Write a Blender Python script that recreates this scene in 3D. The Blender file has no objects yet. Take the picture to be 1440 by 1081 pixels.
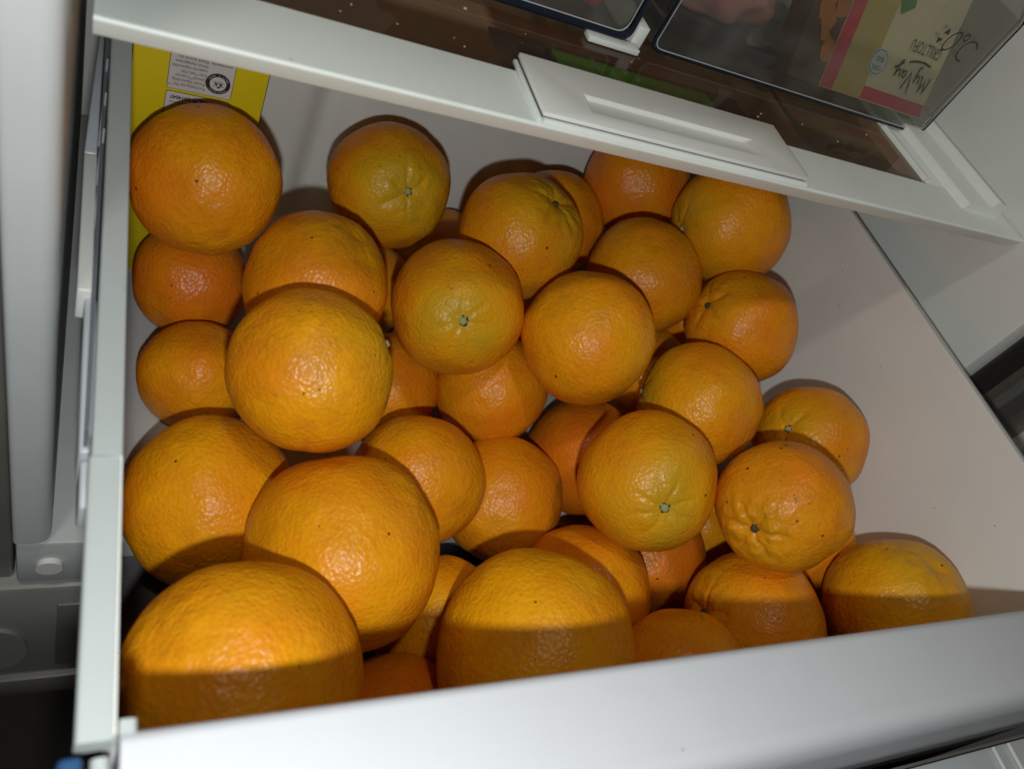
import bpy, bmesh, math, random
from mathutils import Vector, Matrix, noise, Quaternion

# ------------------------------------------------------------------ camera, world, lights, exposure
sc = bpy.context.scene
col = sc.collection
CAM = Vector((-0.01258, -0.05969, 0.21886))
RIGHT = Vector((0.87841, -0.24315, 0.41143))
DOWN = Vector((0.05487, -0.80390, -0.59223))
FWD = Vector((0.47475, 0.54280, -0.69281))
cd = bpy.data.cameras.new('camera')
cam = bpy.data.objects.new('camera', cd)
col.objects.link(cam)
m = Matrix((RIGHT, -DOWN, -FWD)).transposed().to_4x4()
m.translation = CAM
cam.matrix_world = m
cd.sensor_fit = 'HORIZONTAL'
cd.sensor_width = 36
cd.lens = 28.24
cd.clip_start = 0.01
cd.clip_end = 50
cd.dof.use_dof = True
cd.dof.focus_distance = 0.44
cd.dof.aperture_fstop = 10
sc.camera = cam

w = bpy.data.worlds.new('World')
sc.world = w
w.use_nodes = True
w.node_tree.nodes['Background'].inputs[0].default_value = (1.0, 0.93, 0.85, 1)
w.node_tree.nodes['Background'].inputs[1].default_value = 0.028

def lamp(name, kind, loc, energy, color, size, target=None):
    l = bpy.data.lights.new(name, kind)
    l.energy = energy
    l.color = color
    if kind == 'AREA':
        l.shape = 'DISK'
        l.size = size
    else:
        l.shadow_soft_size = size
    o = bpy.data.objects.new(name, l)
    col.objects.link(o)
    o.location = loc
    if target is not None:
        o.rotation_euler = (Vector(target) - Vector(loc)).to_track_quat('-Z', 'Y').to_euler()
    return o

lamp('phone_flash', 'POINT', (-0.013, -0.110, 0.203), 4.0, (0.95, 1.0, 0.985), 0.006)
lamp('ceiling_lamp', 'AREA', (-0.25, -0.23, 2.05), 7.0, (1.0, 0.92, 0.80), 0.16, (0.2, 0.1, 0))

sc.view_settings.view_transform = 'Standard'
sc.view_settings.look = 'None'
sc.view_settings.exposure = 0
sc.view_settings.gamma = 1
sc.cycles.max_bounces = 6
sc.cycles.transparent_max_bounces = 16
sc.cycles.caustics_reflective = False
sc.cycles.caustics_refractive = False
sc.cycles.use_denoising = True
sc.cycles.sample_clamp_indirect = 4
sc.cycles.use_adaptive_sampling = True
sc.cycles.adaptive_threshold = 0.02

# ------------------------------------------------------------------ material helpers
class NT:
    def __init__(self, name):
        self.m = bpy.data.materials.new(name)
        self.m.use_nodes = True
        self.t = self.m.node_tree
        self.p = self.t.nodes['Principled BSDF']
        self.out = self.t.nodes['Material Output']
    def n(self, kind, **kw):
        x = self.t.nodes.new(kind)
        for k, v in kw.items():
            if k.startswith('i_'):
                x.inputs[k[2:].replace('_', ' ')].default_value = v
            else:
                setattr(x, k, v)
        return x
    def l(self, a, b):
        self.t.links.new(a, b)
    def math(self, op, a, b=None, c=None, clamp=False):
        x = self.n('ShaderNodeMath', operation=op, use_clamp=clamp)
        for i, v in enumerate((a, b, c)):
            if v is None:
                continue
            if isinstance(v, (int, float)):
                x.inputs[i].default_value = v
            else:
                self.l(v, x.inputs[i])
        return x.outputs[0]
    def mix(self, fac, a, b, blend='MIX'):
        x = self.n('ShaderNodeMix', data_type='RGBA', blend_type=blend)
        for i, v in ((0, fac), (6, a), (7, b)):
            if isinstance(v, (int, float)):
                x.inputs[i].default_value = v
            elif isinstance(v, tuple):
                x.inputs[i].default_value = v if len(v) == 4 else v + (1,)
            else:
                self.l(v, x.inputs[i])
        return x.outputs[2]
    def ramp(self, v, a, b):
        x = self.n('ShaderNodeMapRange', clamp=True, interpolation_type='SMOOTHSTEP')
        self.l(v, x.inputs[0])
        x.inputs[1].default_value = a
        x.inputs[2].default_value = b
        return x.outputs[0]

def plastic(name, colr, rough=0.35, var=0.05, grime=0.0, spec=0.5, bump=0.02):
    k = NT(name)
    tc = k.n('ShaderNodeTexCoord')
    nz = k.n('ShaderNodeTexNoise', i_Scale=14.0, i_Detail=5.0, i_Roughness=0.6)
    k.l(tc.outputs['Object'], nz.inputs['Vector'])
    dark = tuple(c * (1 - 2 * var) for c in colr)
    c = k.mix(k.ramp(nz.outputs[0], 0.3, 0.7), dark, colr)
    if grime:
        ng = k.n('ShaderNodeTexNoise', i_Scale=55.0, i_Detail=6.0, i_Roughness=0.7)
        k.l(tc.outputs['Object'], ng.inputs['Vector'])
        c = k.mix(k.math('MULTIPLY', k.ramp(ng.outputs[0], 0.56, 0.74), grime), c, (0.30, 0.25, 0.17))
        vo = k.n('ShaderNodeTexVoronoi', i_Scale=75.0)
        k.l(tc.outputs['Object'], vo.inputs['Vector'])
        sp = k.math('LESS_THAN', vo.outputs['Distance'], 0.035)
        sel = k.math('GREATER_THAN', k.n('ShaderNodeSeparateColor').outputs[0], 2.0)
        sepc = k.n('ShaderNodeSeparateColor')
        k.l(vo.outputs['Color'], sepc.inputs[0])
        sel = k.math('GREATER_THAN', sepc.outputs[0], 0.82)
        c = k.mix(k.math('MULTIPLY', k.math('MULTIPLY', sp, sel), 0.7), c, (0.10, 0.07, 0.04))
    k.l(c, k.p.inputs['Base Color'])
    nr = k.n('ShaderNodeTexNoise', i_Scale=60.0, i_Detail=4.0)
    k.l(tc.outputs['Object'], nr.inputs['Vector'])
    mr = k.n('ShaderNodeMapRange')
    k.l(nr.outputs[0], mr.inputs[0])
    mr.inputs[3].default_value = rough * 0.8
    mr.inputs[4].default_value = rough * 1.25
    k.l(mr.outputs[0], k.p.inputs['Roughness'])
    k.p.inputs['Specular IOR Level'].default_value = spec
    nb = k.n('ShaderNodeTexNoise', i_Scale=900.0, i_Detail=2.0)
    k.l(tc.outputs['Object'], nb.inputs['Vector'])
    bp = k.n('ShaderNodeBump', i_Strength=bump * 4, i_Distance=0.0003)
    k.l(nb.outputs[0], bp.inputs['Height'])
    k.l(bp.outputs[0], k.p.inputs['Normal'])
    return k.m

def clear(name, tint, haze=0.12, hazecol=(0.5, 0.5, 0.5), rough=0.04, ior=1.45, nscale=35.0):
    k = NT(name)
    k.t.nodes.remove(k.p)
    tr = k.n('ShaderNodeBsdfTransparent')
    tr.inputs[0].default_value = tint + (1,)
    df = k.n('ShaderNodeBsdfDiffuse')
    df.inputs[0].default_value = hazecol + (1,)
    gl = k.n('ShaderNodeBsdfGlossy')
    gl.inputs['Roughness'].default_value = rough
    tc = k.n('ShaderNodeTexCoord')
    nz = k.n('ShaderNodeTexNoise', i_Scale=nscale, i_Detail=3.0, i_Roughness=0.5)
    k.l(tc.outputs['Object'], nz.inputs['Vector'])
    f = k.math('MULTIPLY_ADD', k.ramp(nz.outputs[0], 0.35, 0.75), haze, haze * 0.5)
    m1 = k.n('ShaderNodeMixShader')
    k.l(f, m1.inputs[0]); k.l(tr.outputs[0], m1.inputs[1]); k.l(df.outputs[0], m1.inputs[2])
    fr = k.n('ShaderNodeFresnel', i_IOR=ior)
    m2 = k.n('ShaderNodeMixShader')
    ge = k.n('ShaderNodeNewGeometry')
    k.l(k.math('MULTIPLY', fr.outputs[0], k.math('SUBTRACT', 1.0, ge.outputs['Backfacing'])), m2.inputs[0]); k.l(m1.outputs[0], m2.inputs[1]); k.l(gl.outputs[0], m2.inputs[2])
    k.l(m2.outputs[0], k.out.inputs[0])
    return k.m

def orange_peel():
    k = NT('orange_peel')
    tc = k.n('ShaderNodeTexCoord')
    oi = k.n('ShaderNodeObjectInfo')
    off = k.math('MULTIPLY', oi.outputs['Random'], 7.0)
    va = k.n('ShaderNodeVectorMath', operation='ADD')
    k.l(tc.outputs['Object'], va.inputs[0]); k.l(off, va.inputs[1])
    V = va.outputs[0]
    at = k.n('ShaderNodeAttribute', attribute_type='OBJECT', attribute_name='yellow')
    ag = k.n('ShaderNodeAttribute', attribute_type='OBJECT', attribute_name='green')
    asx = k.n('ShaderNodeAttribute', attribute_type='OBJECT', attribute_name='speck')
    # base colour: deep orange to yellow orange in broad patches
    n1 = k.n('ShaderNodeTexNoise', i_Scale=26.0, i_Detail=3.0, i_Roughness=0.5)
    k.l(V, n1.inputs['Vector'])
    f1 = k.math('ADD', k.math('MULTIPLY', k.ramp(n1.outputs[0], 0.30, 0.72), 0.55), k.math('SUBTRACT', at.outputs['Fac'], 0.22), clamp=True)
    c = k.mix(f1, (0.72, 0.175, 0.006), (0.78, 0.345, 0.004))
    n2 = k.n('ShaderNodeTexNoise', i_Scale=420.0, i_Detail=1.0)
    k.l(V, n2.inputs['Vector'])
    c = k.mix(k.math('MULTIPLY', k.ramp(n2.outputs[0], 0.45, 0.75), 0.22), c, (0.52, 0.135, 0.005))
    # dull brownish mottling, stronger on the worn fruit
    n5 = k.n('ShaderNodeTexNoise', i_Scale=70.0, i_Detail=4.0, i_Roughness=0.65, i_Distortion=0.4)
    k.l(V, n5.inputs['Vector'])
    mo = k.math('MULTIPLY', k.ramp(n5.outputs[0], 0.42, 0.72), k.math('MULTIPLY_ADD', asx.outputs['Fac'], 0.26, 0.16))
    c = k.mix(mo, c, (0.44, 0.165, 0.012))
    # greenish yellow around the stem
    sx = k.n('ShaderNodeSeparateXYZ')
    k.l(tc.outputs['Object'], sx.inputs[0])
    n3 = k.n('ShaderNodeTexNoise', i_Scale=45.0, i_Detail=4.0)
    k.l(V, n3.inputs['Vector'])
    zz = k.math('MULTIPLY_ADD', k.math('SUBTRACT', n3.outputs[0], 0.5), 0.030, sx.outputs[2])
    gz = k.math('MULTIPLY', k.ramp(zz, 0.012, 0.038), ag.outputs['Fac'])
    c = k.mix(gz, c, (0.60, 0.325, 0.008))
    gz2 = k.math('MULTIPLY', k.ramp(zz, 0.030, 0.043), k.math('MULTIPLY', ag.outputs['Fac'], 0.65))
    c = k.mix(gz2, c, (0.36, 0.265, 0.015))
    # brown scurf and dark pin specks of the skin
    n4 = k.n('ShaderNodeTexNoise', i_Scale=130.0, i_Detail=5.0, i_Roughness=0.7, i_Distortion=0.6)
    k.l(V, n4.inputs['Vector'])
    sc_ = k.math('MULTIPLY', k.ramp(n4.outputs[0], 0.61, 0.74), k.math('MULTIPLY', asx.outputs['Fac'], 0.8))
    c = k.mix(sc_, c, (0.17, 0.075, 0.015))
    vo = k.n('ShaderNodeTexVoronoi', i_Scale=150.0)
    k.l(V, vo.inputs['Vector'])
    sepc = k.n('ShaderNodeSeparateColor')
    k.l(vo.outputs['Color'], sepc.inputs[0])
    thr = k.math('MULTIPLY', k.math('POWER', sepc.outputs[1], 2.0), 0.15)
    sp = k.math('LESS_THAN', vo.outputs['Distance'], thr)
    sel = k.math('LESS_THAN', sepc.outputs[0], k.math('MULTIPLY', asx.outputs['Fac'], 0.70))
    sp = k.math('MULTIPLY', sp, sel)
    c = k.mix(k.math('MULTIPLY', sp, 0.85), c, (0.055, 0.022, 0.008))
    k.l(c, k.p.inputs['Base Color'])
    k.p.inputs['Specular IOR Level'].default_value = 0.28
    nr = k.n('ShaderNodeTexNoise', i_Scale=90.0, i_Detail=2.0)
    k.l(V, nr.inputs['Vector'])
    mr = k.n('ShaderNodeMapRange')
    k.l(nr.outputs[0], mr.inputs[0])
    mr.inputs[3].default_value = 0.27
    mr.inputs[4].default_value = 0.44
    k.l(mr.outputs[0], k.p.inputs['Roughness'])
    # pebbled rind: oil-gland pores plus wider pebbles
    v1 = k.n('ShaderNodeTexVoronoi', i_Scale=500.0)
    k.l(V, v1.inputs['Vector'])
    v2 = k.n('ShaderNodeTexNoise', i_Scale=400.0, i_Detail=1.0, i_Roughness=0.5)
    k.l(V, v2.inputs['Vector'])
    v3 = k.n('ShaderNodeTexNoise', i_Scale=150.0, i_Detail=0.0)
    k.l(V, v3.inputs['Vector'])
    h = k.math('MULTIPLY_ADD', v2.outputs[0], 0.9, k.math('MULTIPLY', v1.outputs['Distance'], 0.9))
    h = k.math('MULTIPLY_ADD', v3.outputs[0], 0.5, h)
    bp = k.n('ShaderNodeBump', i_Strength=0.38, i_Distance=0.0009)
    k.l(h, bp.inputs['Height'])
    k.l(bp.outputs[0], k.p.inputs['Normal'])
    return k.m

def simple(name, colr, rough=0.5, spec=0.4):
    return plastic(name, colr, rough, 0.04, 0, spec)

M = {}
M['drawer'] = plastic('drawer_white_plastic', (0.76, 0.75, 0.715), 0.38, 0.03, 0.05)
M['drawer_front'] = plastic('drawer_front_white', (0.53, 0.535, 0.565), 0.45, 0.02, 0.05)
M['drawer_floor_shaded'] = plastic('drawer_floor_shaded', (0.09, 0.085, 0.09), 0.45, 0.05)  # pale floor darkened in its colour for the shade between the oranges
M['rim'] = plastic('rim_white_plastic', (0.42, 0.45, 0.445), 0.42, 0.03, 0.03)
M['shelf'] = plastic('shelf_white_plastic', (0.80, 0.84, 0.80), 0.40, 0.03, 0.10)
M['slider'] = plastic('slider_white_plastic', (0.78, 0.79, 0.75), 0.42, 0.03, 0.06)
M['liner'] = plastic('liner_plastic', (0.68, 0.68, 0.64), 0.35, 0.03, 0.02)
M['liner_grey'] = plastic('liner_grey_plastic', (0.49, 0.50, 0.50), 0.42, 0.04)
M['ledge'] = plastic('ledge_pale_plastic', (0.50, 0.52, 0.55), 0.2, 0.06)
M['rail'] = plastic('rail_grey_plastic', (0.48, 0.51, 0.54), 0.30, 0.04)
M['rail_dark'] = plastic('rail_dark_grey', (0.13, 0.15, 0.17), 0.4, 0.05)
M['gasket'] = plastic('gasket_black_rubber', (0.035, 0.03, 0.025), 0.5, 0.1)
M['brown'] = plastic('brown_grey_trim', (0.22, 0.17, 0.13), 0.3, 0.08)
M['trim'] = plastic('dark_grey_trim', (0.14, 0.135, 0.125), 0.3, 0.08)
M['kick'] = plastic('kick_grey', (0.24, 0.24, 0.22), 0.35, 0.08, 0.1)
M['black'] = plastic('dark_floor', (0.018, 0.015, 0.013), 0.6, 0.1)
M['blue'] = plastic('blue_plastic', (0.02, 0.07, 0.18), 0.4, 0.05)
M['yellow'] = plastic('carton_yellow', (0.66, 0.50, 0.005), 0.42, 0.03)
M['print_white'] = simple('print_white', (0.60, 0.57, 0.56))
M['print_black'] = simple('print_black', (0.03, 0.022, 0.02))
M['peel'] = orange_peel()
M['stem'] = simple('stem_green', (0.30, 0.31, 0.12), 0.7)
M['stem_dry'] = simple('stem_dry', (0.36, 0.30, 0.16), 0.75)
M['calyx'] = simple('calyx_dark', (0.07, 0.055, 0.02), 0.8)
M['glass'] = clear('shelf_glass', (0.80, 0.72, 0.64), 0.15, (0.16, 0.115, 0.08), 0.03, 1.30, 9.0)
M['bin'] = clear('clear_bin_plastic', (0.84, 0.84, 0.83), 0.06, (0.42, 0.42, 0.42), 0.08, 1.35)
M['bin_front'] = clear('clear_bin_front', (0.84, 0.84, 0.81), 0.10, (0.38, 0.37, 0.35), 0.10, 1.30)
M['bin_edge'] = simple('bin_edge_dark', (0.012, 0.016, 0.028), 0.25)
M['bin_glint'] = simple('bin_edge_pale', (0.45, 0.47, 0.47), 0.2)
M['green'] = simple('green_strip', (0.14, 0.72, 0.02), 0.4)
M['vent'] = simple('vent_grey', (0.13, 0.13, 0.125), 0.5)
M['crumb'] = simple('crumb', (0.62, 0.50, 0.28), 0.8)
M['red'] = simple('pack_red', (0.62, 0.05, 0.08), 0.4)
M['cream'] = simple('pack_cream', (0.72, 0.66, 0.45), 0.4)
M['pack_yellow'] = simple('pack_yellow', (0.56, 0.43, 0.12), 0.4)
M['leaf'] = simple('pack_leaf', (0.08, 0.26, 0.04), 0.5)
M['ink'] = simple('pack_ink', (0.05, 0.055, 0.03), 0.5)
M['ink_grey'] = simple('bin_ink', (0.045, 0.035, 0.04), 0.5)
M['darkpack'] = simple('pack_dark', (0.10, 0.055, 0.03), 0.4)
M['food'] = plastic('fried_food', (0.75, 0.26, 0.03), 0.6, 0.25)
M['meat'] = plastic('cured_meat', (0.56, 0.23, 0.21), 0.22, 0.15)
M['darkfood'] = plastic('dark_bag', (0.06, 0.05, 0.05), 0.12, 0.3)
M['tomato'] = simple('red_fruit', (0.50, 0.06, 0.03), 0.25)
M['badge'] = simple('pack_badge', (0.62, 0.68, 0.70), 0.4)

# ------------------------------------------------------------------ object helpers
def link(name, me, mat=None, parent=None, smooth=False):
    o = bpy.data.objects.new(name, me)
    col.objects.link(o)
    if mat is not None:
        me.materials.append(mat)
    if smooth:
        me.polygons.foreach_set('use_smooth', [True] * len(me.polygons))
    o.parent = parent
    return o

def tag(o, label, cat, group=None):
    o['label'] = label
    o['category'] = cat
    if group:
        o['group'] = group
    return o

def root(name, loc, label, cat, group=None):
    o = bpy.data.objects.new(name, None)
    col.objects.link(o)
    o.location = loc
    o.empty_display_size = 0.02
    return tag(o, label, cat, group)

def rel(parent, v):
    return Vector(v) - (Vector(parent.location) if parent else Vector())

def from_bm(name, bm, mat, parent=None, smooth=True):
    if parent is not None:
        bmesh.ops.translate(bm, verts=bm.verts, vec=-Vector(parent.matrix_basis.translation) if parent.parent is None else -Vector(parent.parent.location))
    me = bpy.data.meshes.new(name)
    bm.normal_update()
    bm.to_mesh(me)
    bm.free()
    o = link(name, me, mat, parent, False)
    if smooth:
        for p in me.polygons:
            p.use_smooth = True
        try:
            me.set_sharp_from_angle(angle=math.radians(40))
        except Exception:
            pass
    return o

def box_bm(lo, hi, bevel=0.0, seg=2):
    bm = bmesh.new()
    r = bmesh.ops.create_cube(bm, size=1)
    for v in bm.verts:
        v.co = Vector([lo[i] + (v.co[i] + 0.5) * (hi[i] - lo[i]) for i in range(3)])
    if bevel:
        bmesh.ops.bevel(bm, geom=bm.edges[:], offset=bevel, segments=seg, profile=0.5, affect='EDGES')
    return bm

def box(name, lo, hi, mat, parent=None, bevel=0.0, seg=2):
    return from_bm(name, box_bm(lo, hi, bevel, seg), mat, parent)

def hexa(name, pts, mat, parent=None, bevel=0.0, seg=2):
    """8 corners: bottom loop of 4, top loop of 4"""
    bm = bmesh.new()
    v = [bm.verts.new(p) for p in pts]
    for f in ((3, 2, 1, 0), (4, 5, 6, 7), (0, 1, 5, 4), (1, 2, 6, 5), (2, 3, 7, 6), (3, 0, 4, 7)):
        bm.faces.new([v[i] for i in f])
    bmesh.ops.recalc_face_normals(bm, faces=bm.faces[:])
    if bevel:
        bmesh.ops.bevel(bm, geom=bm.edges[:], offset=bevel, segments=seg, profile=0.5, affect='EDGES')
    return from_bm(name, bm, mat, parent)

def prism(name, prof, axis, a, b, mat, parent=None, n=1, fn=None):
    """closed profile (2D) extruded along axis 0/1/2 from a to b"""
    bm = bmesh.new()
    rings = []
    oth = [i for i in range(3) if i != axis]
    for s in range(n + 1):
        q = a + (b - a) * s / n
        ring = []
        for p in prof:
            c = [0, 0, 0]
            c[axis] = q
            c[oth[0]], c[oth[1]] = p
            if fn:
                c = fn(c)
            ring.append(bm.verts.new(c))
        rings.append(ring)
    k = len(prof)
    for s in range(n):
        for i in range(k):
            j = (i + 1) % k
            bm.faces.new((rings[s][i], rings[s][j], rings[s + 1][j], rings[s + 1][i]))
    bm.faces.new(rings[0][::-1])
    bm.faces.new(rings[-1])
    bmesh.ops.recalc_face_normals(bm, faces=bm.faces[:])
    return from_bm(name, bm, mat, parent)

def rounded(pts, r, seg=5):
    """round the corners of a closed 2D polygon; r may be a list"""
    out = []
    n = len(pts)
    for i in range(n):
        ri = r[i] if isinstance(r, (list, tuple)) else r
        p = Vector(pts[i])
        if ri <= 0:
            out.append(tuple(p)); continue
        a = (Vector(pts[i - 1]) - p); b = (Vector(pts[(i + 1) % n]) - p)
        d = min(ri, a.length * 0.49, b.length * 0.49)
        a = p + a.normalized() * d; b = p + b.normalized() * d
        for s in range(seg + 1):
            t = s / seg
            out.append(tuple(a * (1 - t) ** 2 + p * 2 * t * (1 - t) + b * t * t))
    return out

def tube(name, pts, r, mat, parent=None, sides=8, closed=False):
    bm = bmesh.new()
    pts = [Vector(p) for p in pts]
    n = len(pts)
    rings = []
    for i, p in enumerate(pts):
        if closed:
            d = pts[(i + 1) % n] - pts[i - 1]
        else:
            d = pts[min(i + 1, n - 1)] - pts[max(i - 1, 0)]
        q = d.to_track_quat('Z', 'Y')
        rings.append([bm.verts.new(p + q @ Vector((r * math.cos(2 * math.pi * k / sides), r * math.sin(2 * math.pi * k / sides), 0))) for k in range(sides)])
    for i in range(n if closed else n - 1):
        A, B = rings[i], rings[(i + 1) % n]
        for k in range(sides):
            bm.faces.new((A[k], A[(k + 1) % sides], B[(k + 1) % sides], B[k]))
    if not closed:
        bm.faces.new(rings[0][::-1]); bm.faces.new(rings[-1])
    bmesh.ops.recalc_face_normals(bm, faces=bm.faces[:])
    return from_bm(name, bm, mat, parent)

def plate(name, pts2, T, mat, parent, thick=0.0003, off=0.0):
    """flat print: 2D polygon carried by the frame T, with a little thickness"""
    bm = bmesh.new()
    a = [bm.verts.new(T @ Vector((p[0], p[1], off))) for p in pts2]
    b = [bm.verts.new(T @ Vector((p[0], p[1], off + thick))) for p in pts2]
    n = len(pts2)
    bm.faces.new(b)
    bm.faces.new(a[::-1])
    for i in range(n):
        j = (i + 1) % n
        bm.faces.new((a[i], a[j], b[j], b[i]))
    bmesh.ops.recalc_face_normals(bm, faces=bm.faces[:])
    return from_bm(name, bm, mat, parent, smooth=False)

def stroke(name, lines, T, width, mat, parent, off=0.0):
    """hand-drawn lettering: ribbons along 2D polylines"""
    bm = bmesh.new()
    for ln in lines:
        P = [Vector(p) for p in ln]
        L, Rr = [], []
        for i, p in enumerate(P):
            d = (P[min(i + 1, len(P) - 1)] - P[max(i - 1, 0)]).normalized()
            nn = Vector((-d.y, d.x)) * width / 2
            L.append(bm.verts.new(T @ Vector((p.x + nn.x, p.y + nn.y, off))))
            Rr.append(bm.verts.new(T @ Vector((p.x - nn.x, p.y - nn.y, off))))
        for i in range(len(P) - 1):
            bm.faces.new((L[i], Rr[i], Rr[i + 1], L[i + 1]))
    return from_bm(name, bm, mat, parent, smooth=False)

def text(name, body, T, size, mat, parent, x=0, y=0, off=0.0006, align='LEFT', shear=0.0, sx=1.0, bold=0.0):
    cu = bpy.data.curves.new(name, 'FONT')
    cu.body = body
    cu.size = size
    cu.align_x = align
    cu.shear = shear
    cu.offset = bold
    cu.resolution_u = 3
    tmp = bpy.data.objects.new('tmp', cu)
    col.objects.link(tmp)
    dg = bpy.context.evaluated_depsgraph_get()
    dg.update()
    me = bpy.data.meshes.new_from_object(tmp.evaluated_get(dg))
    bpy.data.objects.remove(tmp)
    bpy.data.curves.remove(cu)
    org = Vector(parent.parent.location) if parent.parent is not None else Vector(parent.location)
    for v in me.vertices:
        v.co = T @ Vector((x + v.co.x * sx, y + v.co.y, off)) - org
    me.materials.clear()
    return link(name, me, mat, parent)

def ellipse(cx, cy, a, b, n=28):
    return [(cx + a * math.cos(2 * math.pi * i / n), cy + b * math.sin(2 * math.pi * i / n)) for i in range(n)]

def rrect(x0, y0, x1, y1, r, seg=4):
    return rounded([(x0, y0), (x1, y0), (x1, y1), (x0, y1)], r, seg)

# ------------------------------------------------------------------ refrigerator cabinet
W = 0.4546
fr = root('refrigerator', (0.23, 0.32, -0.26), 'pale grey refrigerator interior around the open drawer', 'refrigerator')
# right side of the compartment with a rounded front edge, front flange strips beyond it
prism('side_wall', [(0.487, 0.52), (0.487, 0.163), (0.4885, 0.1585), (0.4925, 0.157), (0.500, 0.157), (0.500, 0.52)], 2, -0.26, 0.42, M['liner'], fr)
prism('door_gasket', rounded([(0.5005, 0.1555), (0.533, 0.1535), (0.533, 0.20), (0.5005, 0.20)], [0.004, 0.004, 0, 0]), 2, -0.26, 0.42, M['gasket'], fr)
prism('trim_strip', rounded([(0.5335, 0.160), (0.566, 0.160), (0.566, 0.20), (0.5335, 0.20)], [0.003, 0.003, 0, 0]), 2, -0.26, 0.42, M['brown'], fr)
prism('trim_strip', rounded([(0.5665, 0.154), (0.600, 0.154), (0.600, 0.20), (0.5665, 0.20)], [0.003, 0.003, 0, 0]), 2, -0.26, 0.42, M['trim'], fr)
prism('trim_strip', rounded([(0.6005, 0.160), (0.658, 0.160), (0.658, 0.20), (0.6005, 0.20)], [0.003, 0.003, 0, 0]), 2, -0.26, 0.42, M['brown'], fr)
prism('door_edge', rounded([(0.659, 0.150), (0.76, 0.150), (0.76, 0.20), (0.659, 0.20)], [0.006, 0.006, 0, 0]), 2, -0.30, 0.42, M['liner'], fr)
# left side: broad rounded flange at the front, inner wall going back
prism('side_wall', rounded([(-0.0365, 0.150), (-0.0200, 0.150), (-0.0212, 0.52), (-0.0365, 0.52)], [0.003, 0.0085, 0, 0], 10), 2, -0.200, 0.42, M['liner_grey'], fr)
prism('door_gasket', rounded([(-0.075, 0.158), (-0.0372, 0.158), (-0.0372, 0.20), (-0.075, 0.20)], 0.003), 2, -0.26, 0.42, M['trim'], fr)
box('back_wall', (-0.06, 0.505, -0.26), (0.51, 0.52, 0.42), M['liner'], fr)
# floor divider with a white front block and button, grey freezer front below
box('floor_divider', (-0.0355, 0.152, -0.2495), (0.50, 0.50, -0.2045), M['liner_grey'], fr, 0.002)
prism('cover_button', ellipse(-0.0205, -0.2275, 0.0062, 0.0070, 28), 1, 0.1490, 0.1525, M['liner'], fr)
box('freezer_front', (-0.075, 0.150, -0.385), (0.52, 0.50, -0.254), M['kick'], fr, 0.004)
box('freezer_recess', (-0.016, 0.1485, -0.37), (0.10, 0.151, -0.275), M['trim'], fr, 0.001)
prism('round_cover', ellipse(-0.047, -0.335, 0.016, 0.030, 32), 1, 0.1475, 0.1505, M['kick'], fr)
box('lower_trim', (-0.075, 0.146, -0.415), (0.52, 0.50, -0.386), M['trim'], fr, 0.002)

# dark kitchen floor far below
fl = box('floor', (-1.6, -1.6, -1.12), (1.6, 0.9, -1.10), M['black'])
fl['kind'] = 'structure'

# drawer slide on the left: stepped grey plastic rails
sl = root('drawer_slide', (-0.0140, 0.20, -0.04), 'grey stepped plastic slide rail between the drawer and the left fridge wall', 'slide rail')
hexa('runner', [(-0.0158, 0.242, -0.044), (-0.0105, 0.242, -0.044), (-0.0103, 0.335, -0.046), (-0.0128, 0.335, -0.046),
                (-0.0156, 0.242, -0.028), (-0.0108, 0.242, -0.028), (-0.0103, 0.335, -0.030), (-0.0126, 0.335, -0.030)], M['rail'], sl, 0.0008, 3)
hexa('runner', [(-0.0152, 0.165, -0.044), (-0.0098, 0.165, -0.044), (-0.0104, 0.2415, -0.044), (-0.0158, 0.2415, -0.044),
                (-0.0148, 0.165, -0.028), (-0.0098, 0.165, -0.028), (-0.0106, 0.2415, -0.028), (-0.0156, 0.2415, -0.028)], M['liner'], sl, 0.0008, 3)
hexa('runner', [(-0.0118, 0.098, -0.050), (-0.0052, 0.098, -0.050), (-0.0080, 0.165, -0.050), (-0.0128, 0.165, -0.050),
                (-0.0112, 0.098, -0.032), (-0.0052, 0.098, -0.032), (-0.0080, 0.165, -0.032), (-0.0122, 0.165, -0.032)], M['rail'], sl, 0.0010, 3)
hexa('end_stop', [(-0.0108, 0.082, -0.054), (-0.0045, 0.082, -0.054), (-0.0050, 0.0975, -0.054), (-0.0112, 0.0975, -0.054),
                  (-0.0102, 0.082, -0.040), (-0.0045, 0.082, -0.040), (-0.0050, 0.0975, -0.036), (-0.0106, 0.0975, -0.036)], M['rail'], sl, 0.0010, 3)
box('track', (-0.0100, 0.10, -0.060), (-0.0086, 0.34, -0.022), M['rail_dark'], sl)
for y0 in (0.20, 0.225, 0.25):
    tube('wire', [(-0.0102, y0, -0.030), (-0.0088, y0 + 0.05, -0.021)], 0.0005, M['rail'], sl, 6)

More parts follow.
